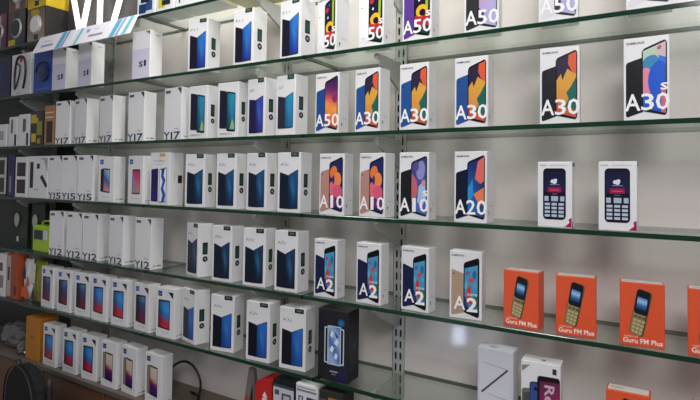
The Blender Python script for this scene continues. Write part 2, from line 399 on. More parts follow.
def k_samsung(t, D, back, wp, txt, s=False, small_text=True):
    P = Print(D)
    q = [(.05, .035), (.46, .105), (.46, .76), (.05, .70)]
    if txt == 'A2': q = [(.06, .04), (.5, .1), (.5, .66), (.06, .73)]
    P.rquad(q, .12, back, 2.2)
    P.disc(.13, .655 if txt != 'A2' else .66, .022, '#18181c')
    f = [(.4, .11), (.94, .045), (.94, .955), (.4, .85)] if txt != 'A2' else [(.44, .1), (.92, .03), (.92, .92), (.44, .83)]
    P.rquad(f, .13, '#060608', 2.0)
    sc_ = [bil(f, a, b) for a, b in ((.05, .05), (.95, .03), (.95, .97), (.05, .965))]
    if txt == 'A2': sc_ = [bil(f, a, b) for a, b in ((.07, .12), (.9, .1), (.9, .88), (.07, .88))]
    wp(P, sc_); P.make('phone_picture', t)
    Q = Print(D, base=P.k)
    if txt == 'A2':
        Q.text('A', .14, .135, .5, .335, '#f4f2f0', .012); Q.text('2', .54, .115, .87, .325, '#f4f2f0', .03); Q.text('core', .56, .35, .86, .385, '#e8e4ea', .01)
    else:
        for ch, a, b in (('A', .03, .37), (txt[1], .385 if txt[1] != '1' else .46, .665 if txt[1] != '1' else .58), (txt[2], .70, 1.0)):
            Q.text(ch, a, .115, b, .32, '#f2f0f0', .014)
        if s: Q.text('S', .8, .35, .965, .435, '#f6f4f2', .03)
    Q.make('model_lettering', t)
    R = Print(D); R.text('SAMSUNG', .06, .92, .46, .948, '#2c2c36', .02); R.make('brand_lettering', t); side_marks(t, D, 'sam')
def k_oppo(t, D, left, wp, name, tab='#16382c', vtop=.68, vmid=.62, low=.055, um=.47):
    P = Print(D)
    P.rquad([(.1, low+.005), (um, low), (um, vmid), (.1, vtop-.01)], .06, left, 2.4)
    q = [(um, low), (.9, low+.01), (.9, vtop+.04), (um, vmid)]
    P.rquad(q, .06, '#0b1020', 2.4); wp(P, [bil(q, a, b) for a, b in ((.02, .02), (.95, .025), (.95, .975), (.02, .985))]); P.make('phone_picture', t)
    Q = Print(D); Q.text(name, .12, .775, .12 + .12*len(name), .83, '#8d8d96', 0); Q.make('model_lettering', t)
    T = Print(D); T.rect(.58, .925, .92, .999, tab); T.text('oppo', .64, .945, .86, .98, '#7a9a8a', .01); T.make('brand_tab', t)
    side_marks(t, D, 'opp')
def k_find(t, D):
    P = Print(D)
    P.rquad([(.1, .17), (.44, .16), (.44, .84), (.1, .87)], .1, '#1a1a2c', 2.4)
    q = [(.44, .12), (.86, .1), (.86, .8), (.44, .84)]
    P.rquad(q, .1, '#0c1420', 2.2); wp_blue('#2a9ac0', '#1a6a8c', '#12384a')(P, [bil(q, a, b) for a, b in ((.06, .04), (.94, .04), (.94, .96), (.06, .96))])
    P.inq(q, [(.4, .06), (.9, .06), (.9, .2), (.66, .34)], '#8ab878'); P.make('phone_picture', t)
    Q = Print(D); Q.text('OPPO F11', .12, .05, .7, .085, '#5a5a66', .01); Q.make('lettering', t); side_marks(t, D, 'opp')
def k_vivo_blank(t, D, txt):
    Q = Print(D)
    Q.text(txt[0], .0, .006, .36, .155, '#161a3c', .012); Q.text(txt[1], .42, .012, .51, .15, '#161a3c', .02); Q.text(txt[2], .6, .012, .95, .155, '#161a3c', .012); Q.make('model_lettering', t)
    Q = Print(D); Q.text('vivo', .6, .2, .84, .235, '#6a6a7c', 0); Q.make('brand_lettering', t)
    F_ = Print(D); F_.rect(.015, .16, .985, .19, '#e4e2ec'); F_.make('pale_band', t)
    T = Print(D); T.rect(.08, .90, .36, .95, '#1c2040'); T.text('vivo', .11, .91, .33, .94, '#8c90a8', .01); T.make('brand_tab', t)
    C_ = Print(D); C_.poly([(.76, .99), (.985, .99), (.985, .86)], '#3e3e44'); C_.make('corner_mark', t); side_marks(t, D, 'viv')
def k_vivo_pic(t, D, fn, tab='#1f5cb8', name='vivo', corner=False, q=None, back=None):
    P = Print(D)
    q = q or [(.36, .24), (.74, .22), (.74, .73), (.36, .75)]
    if back: P.rquad([(q[0][0]-.17, q[0][1]+.01), (q[0][0]+.04, q[0][1]), (q[3][0]+.04, q[3][1]), (q[3][0]-.17, q[3][1]-.02)], .08, back, 2.4)
    P.rquad(q, .07, '#0e0e14', 2.2); P.grid([bil(q, a, b) for a, b in ((.06, .05), (.94, .05), (.94, .95), (.06, .95))], fn, 6, 10)
    P.inq(q, circ(.5, .95, .08, .02), '#0e0e14'); P.make('phone_picture', t)
    Q = Print(D); Q.text('vivo ' + name, .26, .1, .72, .125, '#8a8a94', 0); Q.make('lettering', t)
    T = Print(D); T.rect(.1, .83, .32, .93, tab); T.text('vivo', .12, .86, .3, .9, '#a8b8e8', .01); T.make('brand_tab', t)
    if corner: C_ = Print(D); C_.poly([(.64, .93), (.92, .93), (.92, .8)], '#1c1c24'); C_.make('corner_mark', t)
    side_marks(t, D, 'viv')
def k_bud(t, D):
    P = Print(D); P.grid([(.02, .01), (.98, .01), (.98, .62), (.02, .62)], lambda s, t_: mixc('#dcd8ea', '#cfcade', t_), 1, 1); P.make('front_panel', t)
    Q = Print(D, base=2); Q.text('S', .4, .25, .62, .37, '#1c2242', .03); Q.text('1', .68, .26, .8, .385, '#1c2242', .01); Q.make('model_lettering', t)
    C_ = Print(D); C_.poly([(.74, .985), (.985, .985), (.985, .9)], '#6a6a70'); C_.make('corner_mark', t)
    S_ = Print(D, 'right'); S_.text('vivo', .4, .9, .75, .935, '#6a6a78', .01); S_.make('side_print', t)
def k_v15(t, D):
    P = Print(D); P.rquad([(.06, .07), (.42, .06), (.42, .7), (.06, .68)], .07, '#1c1650', 2.4); P.grid([(.1, .1), (.38, .1), (.38, .5), (.1, .5)], lambda s, v: mixc('#2a2070', '#1a1448', v), 2, 3)
    P.rquad([(.48, .05), (.86, .06), (.86, .72), (.48, .68)], .07, '#1a2040', 2.4); q = [(.5, .065), (.84, .075), (.84, .7), (.5, .665)]
    P.grid(q, lambda s, v: mixc('#dfe6f2', '#f0f0f4', v), 2, 2)
    P.inq(q, [(.3, 1), (.2, .8), (.5, .62), (.2, .4), (.5, .2), (.3, 0), (.75, 0), (.95, .2), (.6, .42), (.9, .64), (.62, .8), (.75, 1)], '#2a50b0')
    P.inq(q, circ(.5, .97, .16, .06), '#16285a'); P.make('phone_picture', t)
    Q = Print(D); Q.text('V15Pro', .2, .82, .74, .86, '#6a6a74', .0); Q.rect(.3, .77, .64, .778, '#a0a0a8'); Q.make('lettering', t)
    T = Print(D); T.rect(.48, .925, .76, .985, '#c89a2c'); T.text('vivo', .52, .94, .72, .97, '#f0e0b0', .01); T.make('brand_tab', t)
    S_ = Print(D, 'right'); S_.rect(.6, .42, .9, .57, '#1c1c20'); S_.text('V15Pro', .3, .44, .36, .62, '#8a8a90'); S_.make('side_label', t)
def k_keypad(t, D):
    P = Print(D); P.rquad([(.16, .12), (.82, .12), (.82, .9), (.16, .9)], .16, '#0a0c1e', 2.0)
    P.grid([(.2, .54), (.78, .54), (.78, .86), (.2, .86)], lambda s, v: mixc('#1e1f4a', '#121634', v), 2, 3); P.rect(.3, .535, .68, .61, '#a01848'); P.rect(.36, .565, .62, .575, '#c86a88')
    P.rect(.42, .505, .58, .515, '#6a7090')
    P.disc(.44, .70, .06, '#d8dce8'); P.disc(.52, .715, .055, '#d8dce8'); P.disc(.5, .69, .06, '#d8dce8'); P.rect(.36, .645, .64, .655, '#8a90b0'); P.make('phone_picture', t)
    K = Print(D, base=P.k)
    for i, (u, g) in enumerate(((.205, .12), (.4, .2), (.66, .12))): K.rect(u, .40, u+g, .475, '#aab6cc')
    for r in range(4):
        for c in range(3): K.rect(.215 + c*.2, .335-r*.058, .365 + c*.2, .372-r*.058, '#b8c4d8')
    K.make('keypad', t)
    Q = Print(D); Q.text('LAVA', .06, .935, .26, .955, '#5a5a66', .01); Q.make('brand_lettering', t)
    Q = Print(D); Q.rect(.36, .94, .86, .948, '#b8b4bc'); Q.make('fine_print', t)
    C_ = Print(D); C_.poly([(.78, .015), (.985, .015), (.985, .16), (.9, .13), (.92, .08)], '#9c1c4e'); C_.make('corner_mark', t)
    C2 = Print(D, 'right'); C2.rect(.02, .0, .3, .1, '#9c1c4e'); C2.rect(.1, .93, .9, .985, '#22222a'); C2.make('side_print', t)
def k_guru(t, D):
    P = Print(D)
    P.rquad([(.2, .21), (.52, .14), (.74, .86), (.4, .92)], .2, '#5a5038', 2.2); P.rquad([(.22, .215), (.48, .155), (.69, .85), (.41, .91)], .2, '#95855c', 2.2)
    q = [(.31, .53), (.615, .48), (.695, .855), (.4, .912)]; P.rquad(q, .16, '#15171e', 1.3)
    s_ = [bil(q, a, b) for a, b in ((.12, .2), (.84, .2), (.84, .7), (.12, .7))]; P.grid(s_, lambda s, v: ramp([(0, '#182a50'), (.45, '#3a78b8'), (.6, '#a8d0ec'), (1, '#3a6ab0')])(v), 2, 6); P.make('phone_picture', t)
    K = Print(D, base=P.k); kq = [(.24, .225), (.48, .17), (.605, .47), (.315, .515)]
    for r in range(5):
        for c in range(3): K.poly([bil(kq, a, b) for a, b in ((c/3+.05, r/5+.04), (c/3+.29, r/5+.04), (c/3+.29, r/5+.15), (c/3+.05, r/5+.15))], '#c0b184' if r < 4 else '#5a5238')
    K.make('keypad', t)
    Q = Print(D); Q.text('Guru FM Plus', .07, .045, .95, .125, '#f6e8e0', .02); Q.make('model_lettering', t)
    Q = Print(D); Q.text('SAMSUNG', .09, .135, .4, .16, '#f2c8b4', .01); Q.make('brand_lettering', t)
    T = Print(D, 'top'); T.rect(.04, .1, .96, .9, '#d9d4cf'); T.rect(.1, .4, .4, .6, '#b8b0a8'); T.make('top_label', t)
def k_dark(t, D):
    P = Print(D); P.poly([(.5, .0), (.98, .28), (.98, .1), (.86, .0)], '#201c46'); P.poly([(.02, .9), (.2, .72), (.02, .6)], '#181a34'); P.disc(.76, .83, .12, '#1c4a7a'); P.disc(.76, .83, .08, '#2a6aa0')
    for a, b in ((.24, .3), (.34, .4), (.84, .9), (.74, .8)): pass
    P.rquad([(.22, .24), (.86, .24), (.86, .75), (.22, .75)], .04, '#d4d8e2', 1.6); P.rquad([(.25, .255), (.83, .255), (.83, .735), (.25, .735)], .04, '#10121c', 1.6)
    P.rquad([(.32, .225), (.76, .225), (.76, .775), (.32, .775)], .04, '#c4ccd8', 1.6); q = [(.35, .24), (.73, .24), (.73, .76), (.35, .76)]
    P.grid(q, lambda s, v: mixc('#3a68b0', '#9ab8dc', .5+.5*math.sin(7*v+4*s)), 5, 8)
    for a, b, r in ((.3, .8, .16), (.7, .6, .2), (.3, .4, .2), (.66, .22, .16)): P.inq(q, [(a-r, b-.04), (a+r*.3, b-.1), (a+r, b+.03), (a, b+.1)], '#dfe8f2')
    P.inq(q, [(.5, .9), (.9, .75), (.7, .7)], '#2a50a0'); P.make('phone_picture', t)
    Q = Print(D); Q.rect(.4, .12, .66, .14, '#9a9aa6'); Q.rect(.46, .085, .6, .1, '#7a7a88'); Q.make('lettering', t)
    S_ = Print(D, 'right'); S_.text('vivo', .5, .44, .62, .6, '#8a8a96'); S_.make('side_print', t)
def k_z(t, D):
    P = Print(D); P.grid([(.05, .01), (.93, .01), (.93, .95), (.05, .95)], lambda s, v: mixc('#d4d4dc', '#c4c5cd', v), 1, 2); P.make('front_panel', t)
    for nm, a, b, wd, c in (('top_stroke', (.13, .80), (.82, .75), .0016, '#a39c8e'), ('bottom_stroke', (.3, .37), (.96, .33), .0016, '#a39c8e'), ('slanted_stroke', (.12, .38), (.85, .745), .0042, '#54404e')):
        Q = Print(D, base=2); Q.line(a, b, wd, c); Q.make(nm, t)
    T = Print(D, 'top'); T.rect(.3, .2, .5, .5, '#9a9aa2'); T.make('top_print', t)
def k_r(t, D):
    P = Print(D); P.rquad([(.02, .0), (.3, .0), (.3, .62), (.02, .6)], .16, '#6a6c62', 2.2); P.rquad([(.06, .01), (.24, .01), (.24, .56), (.06, .54)], .16, '#4c4e48', 2.2); P.make('grey_phone_picture', t)
    P = Print(D, base=2); P.rquad([(.22, .0), (.52, .0), (.52, .73), (.22, .71)], .16, '#2c3c70', 2.2); P.rquad([(.25, .01), (.5, .01), (.5, .7), (.25, .68)], .16, '#38508c', 2.2); P.disc(.38, .62, .05, '#141826'); P.make('blue_phone_picture', t)
    P = Print(D, base=6); P.rquad([(.42, .0), (.985, .0), (.985, .82), (.42, .815)], .12, '#1a0f18', 2.0)
    P.grid([(.48, .005), (.96, .005), (.96, .75), (.48, .745)], lambda s, v: ramp([(0, '#6a1c4a'), (.5, '#8a2c5c'), (1, '#5a2448')])(v - .2*s), 4, 6); P.make('magenta_phone_picture', t)
    Q = Print(D, base=10); pts, fs, _ = text_geo('Redmi', .02)
    Q.faces([(.6 + .25*b, .70 - .66*a) for a, b in pts], fs, '#d0b0c0'); Q.make('model_lettering', t)
    T = Print(D); T.rect(.8, .86, .9, .94, '#3c3440'); T.make('square_mark', t)
    T = Print(D); T.poly([(.02, .93), (.24, .95), (.03, .84)], '#8c8680'); T.make('corner_mark', t)
    U_ = Print(D, 'top'); U_.rect(.5, .3, .6, .5, '#7a7a80'); U_.make('top_print', t)

SA = dict(w=('#e6e6ea', wp_swirl), p=('#5a3a8c', wp_swirl), k=('#2a2a32', wp_lilac))
redb = lambda s, v: mixc(ramp([(0, '#d02c38'), (.28, '#b82c44'), (.45, '#2a68b4'), (.75, '#3c9ae4'), (1, '#3a86cc')])(v + .2*(s-.5)), '#12162c', 1.1*max(0, .75-s*1.3))
redp = lambda s, v: mixc(ramp([(0, '#7a1c3c'), (.35, '#5a2450'), (.7, '#3a4a80'), (1, '#5a8ab0')])(v), '#0e0a14', min(1, 1.5*max(0, .8-s*1.2)))
redm = lambda s, v: ramp([(0, '#3c1a5a'), (.3, '#4a1c60'), (.45, '#a02c5c'), (.55, '#c8b4a0'), (1, '#d2c8b8')])(v + .12*(s-.5))
viv1 = lambda s, v: mixc(ramp([(0, '#d8a0a8'), (.3, '#b87a9a'), (.5, '#2a5aa0'), (.75, '#7aa8d8'), (1, '#b4c4dc')])(v + .3*(s-.5)), '#12203c', .4*(1-s))
viv2 = lambda s, v: mixc(ramp([(0, '#e0883c'), (.35, '#e06a6a'), (.7, '#c83a78'), (1, '#b03070')])(v), '#4a90c8', max(0, 1-abs(s+v-.6)*2.4)*.9)
RQ = [(.12, .19), (.76, .165), (.76, .765), (.12, .755)]
KINDS = {
    'bud': ('bud', 'white', k_bud), 'j': ('j', 'white', k_keypad), 'guru': ('guru', 'orange', k_guru), 'dark': ('dark', 'black', k_dark), 'zbox': ('z', 'silver', k_z), 'rbox': ('r', 'white', k_r), 'v15': ('v15', 'white', k_v15), 'f11b': ('f11b', 'white', k_find),
    'f11': ('f11', 'white', lambda t, D: k_oppo(t, D, '#1a1426', wp_blue('#2c80d8', '#2748b0', '#15246a'), 'F11', vtop=.72, vmid=.65, um=.46)),
    'a9': ('a9', 'white', lambda t, D: k_oppo(t, D, '#1e1644', wp_blue('#3a4ac0', '#3a38a8', '#1c1a60'), 'A9', vtop=.66, vmid=.63)),
    'a7': ('a9', 'white', lambda t, D: k_oppo(t, D, '#2a2838', wp_blue('#2a98c8', '#1c7cae', '#145070'), 'A7', vtop=.67, vmid=.63, low=.11)),
    'a5': ('a5', 'white', lambda t, D: k_oppo(t, D, '#0d1a2c', wp_blue('#17588c', '#0e3660', '#0a1c38'), 'A5s')),
    'a5d': ('a5', 'white', lambda t, D: k_oppo(t, D, '#0e1626', wp_blue('#163c66', '#10203c', '#0a1428'), 'A5s', '#141c1a', vtop=.69)),
    'a3': ('a3', 'white', lambda t, D: k_oppo(t, D, '#0b0f1c', wp_blue('#2a70cc', '#1d5cb8', '#143a78'), 'A3s', '#141c1a', vtop=.66, vmid=.61, low=.07)),
    'y17': ('y17', 'white', lambda t, D: k_vivo_blank(t, D, 'Y17')), 'y15': ('y17', 'white', lambda t, D: k_vivo_blank(t, D, 'Y15')), 'y12': ('y17', 'white', lambda t, D: k_vivo_blank(t, D, 'Y12')),
    'viv1': ('viv', 'white', lambda t, D: k_vivo_pic(t, D, viv1, q=[(.32, .22), (.74, .2), (.74, .73), (.32, .74)], back='#16181e')),
    'viv2': ('viv', 'white', lambda t, D: k_vivo_pic(t, D, viv2, q=[(.28, .2), (.82, .2), (.82, .72), (.3, .72)])),
    'redb': ('red', 'white', lambda t, D: k_vivo_pic(t, D, redb, '#1a2a78', 'Y91', True, RQ)), 'redp': ('red', 'white', lambda t, D: k_vivo_pic(t, D, redp, '#2452b0', 'Y91', True, RQ)),
    'redm': ('red', 'white', lambda t, D: k_vivo_pic(t, D, redm, '#241c70', 'Y91', False, [(.29, .16), (.76, .135), (.76, .74), (.29, .76)], '#8a7a68')),
    'sA_white': ('s', 'white', lambda t, D: k_samsung(t, D, *SA['w'], 'A50', True)), 'sA_purple': ('s', 'white', lambda t, D: k_samsung(t, D, *SA['p'], 'A50', True)),
    'sA_black': ('s', 'white', lambda t, D: k_samsung(t, D, *SA['k'], 'A50')), 'sA_white2': ('s', 'white', lambda t, D: k_samsung(t, D, '#dcd8de', wp_lilac, 'A50')),
    'sB_a50': ('s', 'white', lambda t, D: k_samsung(t, D, '#20488c', wp_a50, 'A50')), 'sB_blue': ('s', 'white', lambda t, D: k_samsung(t, D, '#275092', wp_a30, 'A30')),
    'sB_black': ('s', 'white', lambda t, D: k_samsung(t, D, '#202024', wp_a30, 'A30')), 'sB_a30s': ('s', 'white', lambda t, D: k_samsung(t, D, '#14141c', wp_a30s, 'A30', True)),
    'sC_a10': ('s', 'white', lambda t, D: k_samsung(t, D, '#b4857a', wp_a10, 'A10')), 'sC_a10s': ('s', 'white', lambda t, D: k_samsung(t, D, '#1b1b1f', wp_a10s, 'A10', True)),
    'sC_a20': ('s', 'white', lambda t, D: k_samsung(t, D, '#12162f', wp_a20, 'A20')),
    'a2': ('a2', 'white', lambda t, D: k_samsung(t, D, '#171c44', wp_a2, 'A2')), 'a2g': ('a2', 'white', lambda t, D: k_samsung(t, D, '#b0937c', wp_a2, 'A2')),
}
# kind, shelf, x of the front's near-left corner (m), turn (deg), label
PHONES = [
    ('bud', 'A', -2.24, 1.5, 'white carton with lavender front, first of three, half hidden by price strips, second shelf'),
    ('bud', 'A', -2.056, -2.5, 'white carton with lavender front, middle of three behind the price strips, second shelf'),
    ('bud', 'A', -1.703, 1.5, 'white carton with lavender front, last of three, by the grey gap, second shelf'),
    ('f11', 'A', -1.402, 4.3, 'white carton with violet and blue phones, leftmost of three with green tabs, second shelf'),
    ('f11', 'A', -1.194, -1.9, 'white carton with violet and blue phones, middle of three with green tabs, second shelf'),
    ('f11', 'A', -1.009, -7.6, 'white carton with violet and blue phones, rightmost of three, beside the glass joint, second shelf'),
    ('sA_white', 'A', -0.877, -14.5, 'white carton with white-backed phone and black flowery screen, turned aside by glass joint, second shelf'),
    ('sA_white', 'A', -0.728, -4.8, 'white carton with white-backed phone and black flowery screen, just left of slotted upright, second shelf'),
    ('sA_purple', 'A', -0.592, -0.8, 'white carton with purple-backed phone and black flowery screen, just right of slotted upright, second shelf'),
    ('sA_black', 'A', -0.425, 8.0, 'white carton with black-backed phone and orange-lilac screen, second shelf'),
    ('sA_white2', 'A', -0.251, 5.4, 'white carton with white-backed phone and lilac screen, second from the right, second shelf'),
    ('sA_white2', 'A', -0.076, 0.0, 'white carton with white-backed phone and lilac screen, rightmost, second shelf'),
    ('y17', 'B', -2.202, 4.0, 'blank white carton with thin dark lettering, first of five, beside tan carton, third shelf'),
    ('y17', 'B', -2.074, -4.0, 'blank white carton with thin dark lettering, second of five, third shelf'),
    ('y17', 'B', -1.905, -4.0, 'blank white carton with thin dark lettering, third of five, third shelf'),
    ('y17', 'B', -1.719, -0.4, 'blank white carton with thin dark lettering, fourth of five, beside the glass joint, third shelf'),
    ('y17', 'B', -1.521, -2.5, 'blank white carton with thin dark lettering, fifth of five, touching dark-phone carton, third shelf'),
    ('f11b', 'B', -1.391, 0.1, 'white carton with black and teal phones, left of a pair, third shelf'),
    ('f11b', 'B', -1.255, 1.3, 'white carton with black and teal phones, right of a pair, third shelf'),
    ('a9', 'B', -1.133, -6.3, 'white carton with violet phones and green tab, third shelf'),
    ('a7', 'B', -1.017, -6.1, 'white carton with grey and teal-blue phones and green tab, third shelf'),
    ('sB_a50', 'B', -0.866, -0.6, 'white carton with blue-backed phone and purple-orange sunset screen, third shelf'),
    ('sB_blue', 'B', -0.737, -4.9, 'white carton with blue-backed phone and orange-teal screen, left of slotted upright, third shelf'),
    ('sB_blue', 'B', -0.598, -0.8, 'white carton with blue-backed phone and orange-teal screen, in front of slotted upright, third shelf'),
    ('sB_blue', 'B', -0.448, 1.2, 'white carton with blue-backed phone and orange-teal screen, third of three, third shelf'),
    ('sB_black', 'B', -0.248, 5.0, 'white carton with black-backed phone and orange-teal screen, third shelf'),
    ('sB_a30s', 'B', -0.081, -0.4, 'white carton with black-backed phone and blue bubble screen, rightmost, third shelf'),
    ('y15', 'C', -2.242, 2.2, 'blank white carton with thin dark lettering, first of three, beside remote carton, fourth shelf'),
    ('y15', 'C', -2.141, 4.0, 'blank white carton with thin dark lettering, middle of three, fourth shelf'),
    ('y15', 'C', -2.030, 4.0, 'blank white carton with thin dark lettering, third of three, beside blue-tab carton, fourth shelf'),
    ('viv1', 'C', -1.891, 2.9, 'white carton with blue tab and blue-pink phone, fourth shelf'),
    ('viv2', 'C', -1.715, -2.9, 'white carton with blue tab and pink-orange screen, fourth shelf'),
    ('v15', 'C', -1.583, 1.2, 'wide white carton with gold tab, violet phone and blue swirl, fourth shelf'),
    ('a5', 'C', -1.401, 4.5, 'white carton with navy phones and green tab, first of four, fourth shelf'),
    ('a5', 'C', -1.255, -0.3, 'white carton with navy phones and green tab, second of four, fourth shelf'),
    ('a5', 'C', -1.129, -4.4, 'white carton with navy phones and green tab, third of four, fourth shelf'),
    ('a5', 'C', -1.001, -1.4, 'white carton with navy phones and green tab, last of four, fourth shelf'),
    ('sC_a10', 'C', -0.847, 1.6, 'white carton with bronze-backed phone and orange screen, left of a pair, fourth shelf'),
    ('sC_a10', 'C', -0.719, -3.8, 'white carton with bronze-backed phone and orange screen, right of a pair, fourth shelf'),
    ('sC_a10s', 'C', -0.596, 0.2, 'white carton with black-backed phone and lilac screen, by slotted upright, fourth shelf'),
    ('sC_a20', 'C', -0.449, -3.1, 'white carton with navy-backed phone and blue-coral screen, fourth shelf'),
    ('j', 'C', -0.253, 0.0, 'white carton with navy keypad phone and magenta corner, left of a pair, fourth shelf'),
    ('j', 'C', -0.129, 0.0, 'white carton with navy keypad phone and magenta corner, right of a pair, fourth shelf'),
    ('y12', 'D', -2.225, 4.0, 'blank white carton with thin dark lettering, first of five, beside lime box, fifth shelf'),
    ('y12', 'D', -2.096, 4.0, 'blank white carton with thin dark lettering, second of five, fifth shelf'),
    ('y12', 'D', -1.984, 3.2, 'blank white carton with thin dark lettering, third of five, fifth shelf'),
    ('y12', 'D', -1.822, -3.5, 'blank white carton with thin dark lettering, fourth of five, fifth shelf'),
    ('y12', 'D', -1.664, -2.5, 'blank white carton with thin dark lettering, fifth of five, beside an empty gap, fifth shelf'),
    ('a5d', 'D', -1.414, -16.5, 'white carton with dark navy phones, turned aside, first of four, fifth shelf'),
    ('a5d', 'D', -1.267, -0.5, 'white carton with dark navy phones and black tab, second of four, fifth shelf'),
    ('a5d', 'D', -1.132, 3.3, 'white carton with dark navy phones and black tab, third of four, fifth shelf'),
    ('a5d', 'D', -1.007, -1.4, 'white carton with dark navy phones and green tab, last of four, fifth shelf'),
    ('a2', 'D', -0.864, -0.4, 'white carton with navy-backed phone and red-blue screen, first of three, fifth shelf'),
    ('a2', 'D', -0.726, -2.2, 'white carton with navy-backed phone and red-blue screen, second of three, fifth shelf'),
    ('a2', 'D', -0.592, -3.4, 'white carton with navy-backed phone and red-blue screen, by slotted upright, fifth shelf'),
    ('a2g', 'D', -0.459, 5.9, 'white carton with gold-backed phone and red-blue screen, fifth shelf'),
    ('guru', 'D', -0.330, -5.0, 'orange carton with slanted gold keypad phone, first of four, fifth shelf'),
    ('guru', 'D', -0.214, 5.0, 'orange carton with slanted gold keypad phone, second of four, fifth shelf'),
    ('guru', 'D', -0.089, 5.0, 'orange carton with slanted gold keypad phone, third of four, fifth shelf'),
    ('guru', 'D', 0.029, 0.0, 'orange carton cut by the right frame edge, last of four, fifth shelf'),
    ('redp', 'E', -2.277, -1.5, 'white carton with plum-blue phone and dark corner, first of seven, sixth shelf'),
    ('redp', 'E', -2.153, 1.3, 'white carton with plum-blue phone and dark corner, second of seven, sixth shelf'),
    ('redp', 'E', -2.028, 2.8, 'white carton with plum-blue phone and dark corner, third of seven, sixth shelf'),
    ('redb', 'E', -1.913, 0.6, 'white carton with blue-red phone and dark corner, fourth of seven, sixth shelf'),
    ('redb', 'E', -1.789, 1.6, 'white carton with blue-red phone and dark corner, fifth of seven, sixth shelf'),
    ('redp', 'E', -1.663, -4.0, 'white carton with plum-blue phone and dark corner, sixth of seven, sixth shelf'),
    ('redb', 'E', -1.533, 0.6, 'white carton with blue-red phone and dark corner, last of seven, sixth shelf'),
    ('a3', 'E', -1.426, -14.5, 'white carton with black and bright blue phones, turned aside, first of four, sixth shelf'),
    ('a3', 'E', -1.266, 9.0, 'white carton with black and bright blue phones, second of four, sixth shelf'),
    ('a3', 'E', -1.113, 2.5, 'white carton with black and bright blue phones, third of four, sixth shelf'),
    ('a3', 'E', -0.982, 5.0, 'white carton with black and bright blue phones, last of four, sixth shelf'),
    ('dark', 'E', -0.843, 1.9, 'tall black carton with white-framed icy phone picture, sixth shelf'),
    ('redb', 'F', -2.245, 0.0, 'white carton with blue-red phone, first of six, beside brown carton, bottom shelf'),
    ('redb', 'F', -2.100, 1.5, 'white carton with blue-red phone, second of six, bottom shelf'),
    ('redb', 'F', -1.970, 2.5, 'white carton with blue-red phone, third of six, bottom shelf'),
    ('redm', 'F', -1.842, 0.8, 'white carton with cream-magenta phone, fourth of six, bottom shelf'),
    ('redm', 'F', -1.726, -4.0, 'white carton with cream-magenta phone, fifth of six, bottom shelf'),
    ('redm', 'F', -1.589, -2.5, 'white carton with cream-magenta phone, last of six, beside black cable, bottom shelf'),
    ('zbox', 'E', -0.387, -0.2, 'silver-white carton with slanted dark Z stroke, sixth shelf'),
    ('rbox', 'E', -0.287, 2.5, 'white carton with grey, blue and magenta phones overlapping, sixth shelf'),
]
_proto = {}
for kind, k, x, deg, lab in PHONES:
    D = DIMS[KINDS[kind][0]]; a = math.radians(deg)
    y = YF if kind not in ('guru', 'j', 'a2', 'a2g') else YF + .004
    loc = (x + D[0]/2*math.cos(a) - D[1]/2*math.sin(a), y + D[0]/2*math.sin(a) + D[1]/2*math.cos(a) + max(0, -D[0]*math.sin(a)), SH[k] + .0002)
    grp = 'phone boxes on the %s shelf' % SHN[k]
    if kind not in _proto:
        t = thing('phone_box', lab, 'phone box', loc, a, grp); carton(t, D, KINDS[kind][1]); KINDS[kind][2](t, D); _proto[kind] = t
    else:
        t = copy_tree(_proto[kind]); t.location = loc; t.rotation_euler = (0, 0, a); t['label'] = lab; t['group'] = grp
# two orange cartons lower down, tops only in view
for x, lab in ((-.115, 'orange carton with white top label beside the grey phone trio carton, sixth shelf'), (.036, 'orange carton cut by the lower frame corner, sixth shelf')):
    t = copy_tree(_proto['guru']); t.location = (x+.04, YF+.02, SH['E']+.0002); t.rotation_euler = (0, 0, 0); t['label'] = lab; t['group'] = 'phone boxes on the sixth shelf'

# ------------------------------------------------------------------ dim end of the shelves
def card_box(name, label, cat, k, x, w_, h_, d_, m, group=None, deg=0, dz=0, y=YF, printer=None):
    a = math.radians(deg); D = (w_, d_, h_)
    t = thing(name, label, cat, (x + w_/2, y + d_/2, SH[k] + .0002 + dz), a, group)
    obj('carton', box_me('carton', (-w_/2, -d_/2, 0), (w_/2, d_/2, h_), MATS[m], .0012), t)
    if printer: printer(t, D)
    return t
def p_watch(face, band, bg):
    def f(t, D):
        P = Print(D)
        if bg: P.grid([(.03, .02), (.97, .02), (.97, .98), (.03, .98)], lambda s, v: mixc(bg[0], bg[1], v), 1, 3)
        P.rect(.4, .06, .62, .94, band); P.make('strap_picture', t)
        w_, d_, h_ = D; bm = bmesh.new()
        bmesh.ops.create_cone(bm, cap_ends=True, segments=28, radius1=w_*.3, radius2=w_*.27, depth=.006, matrix=Matrix.Translation((0, -d_/2-.003, h_*.5)) @ Matrix.Rotation(math.pi/2, 4, 'X') @ Matrix.Scale(1, 4))
        obj('watch_case', me_from(bm, 'watch_case', MATS['steel']), t)
        bm = bmesh.new(); bmesh.ops.create_cone(bm, cap_ends=True, segments=28, radius1=w_*.24, radius2=w_*.24, depth=.002, matrix=Matrix.Translation((0, -d_/2-.007, h_*.5)) @ Matrix.Rotation(math.pi/2, 4, 'X'))
        obj('watch_face', me_from(bm, 'watch_face', MATS[face]), t)
    return f
def p_panels(*rects):
    def f(t, D):
        for i, r in enumerate(rects):
            P = Print(D, base=i); P.rect(*r); P.make('print_patch', t)
    return f
WG = 'watch boxes on the top shelf'
card_box('watch_box', 'plum gift box with pale cord picture, end of the stacked watch boxes', 'watch box', 'G', -2.77, .13, .171, .07, 'maroon', WG, printer=p_watch('maroon', '#c8b0b4', ('#4a2a3c', '#7a4a60')))
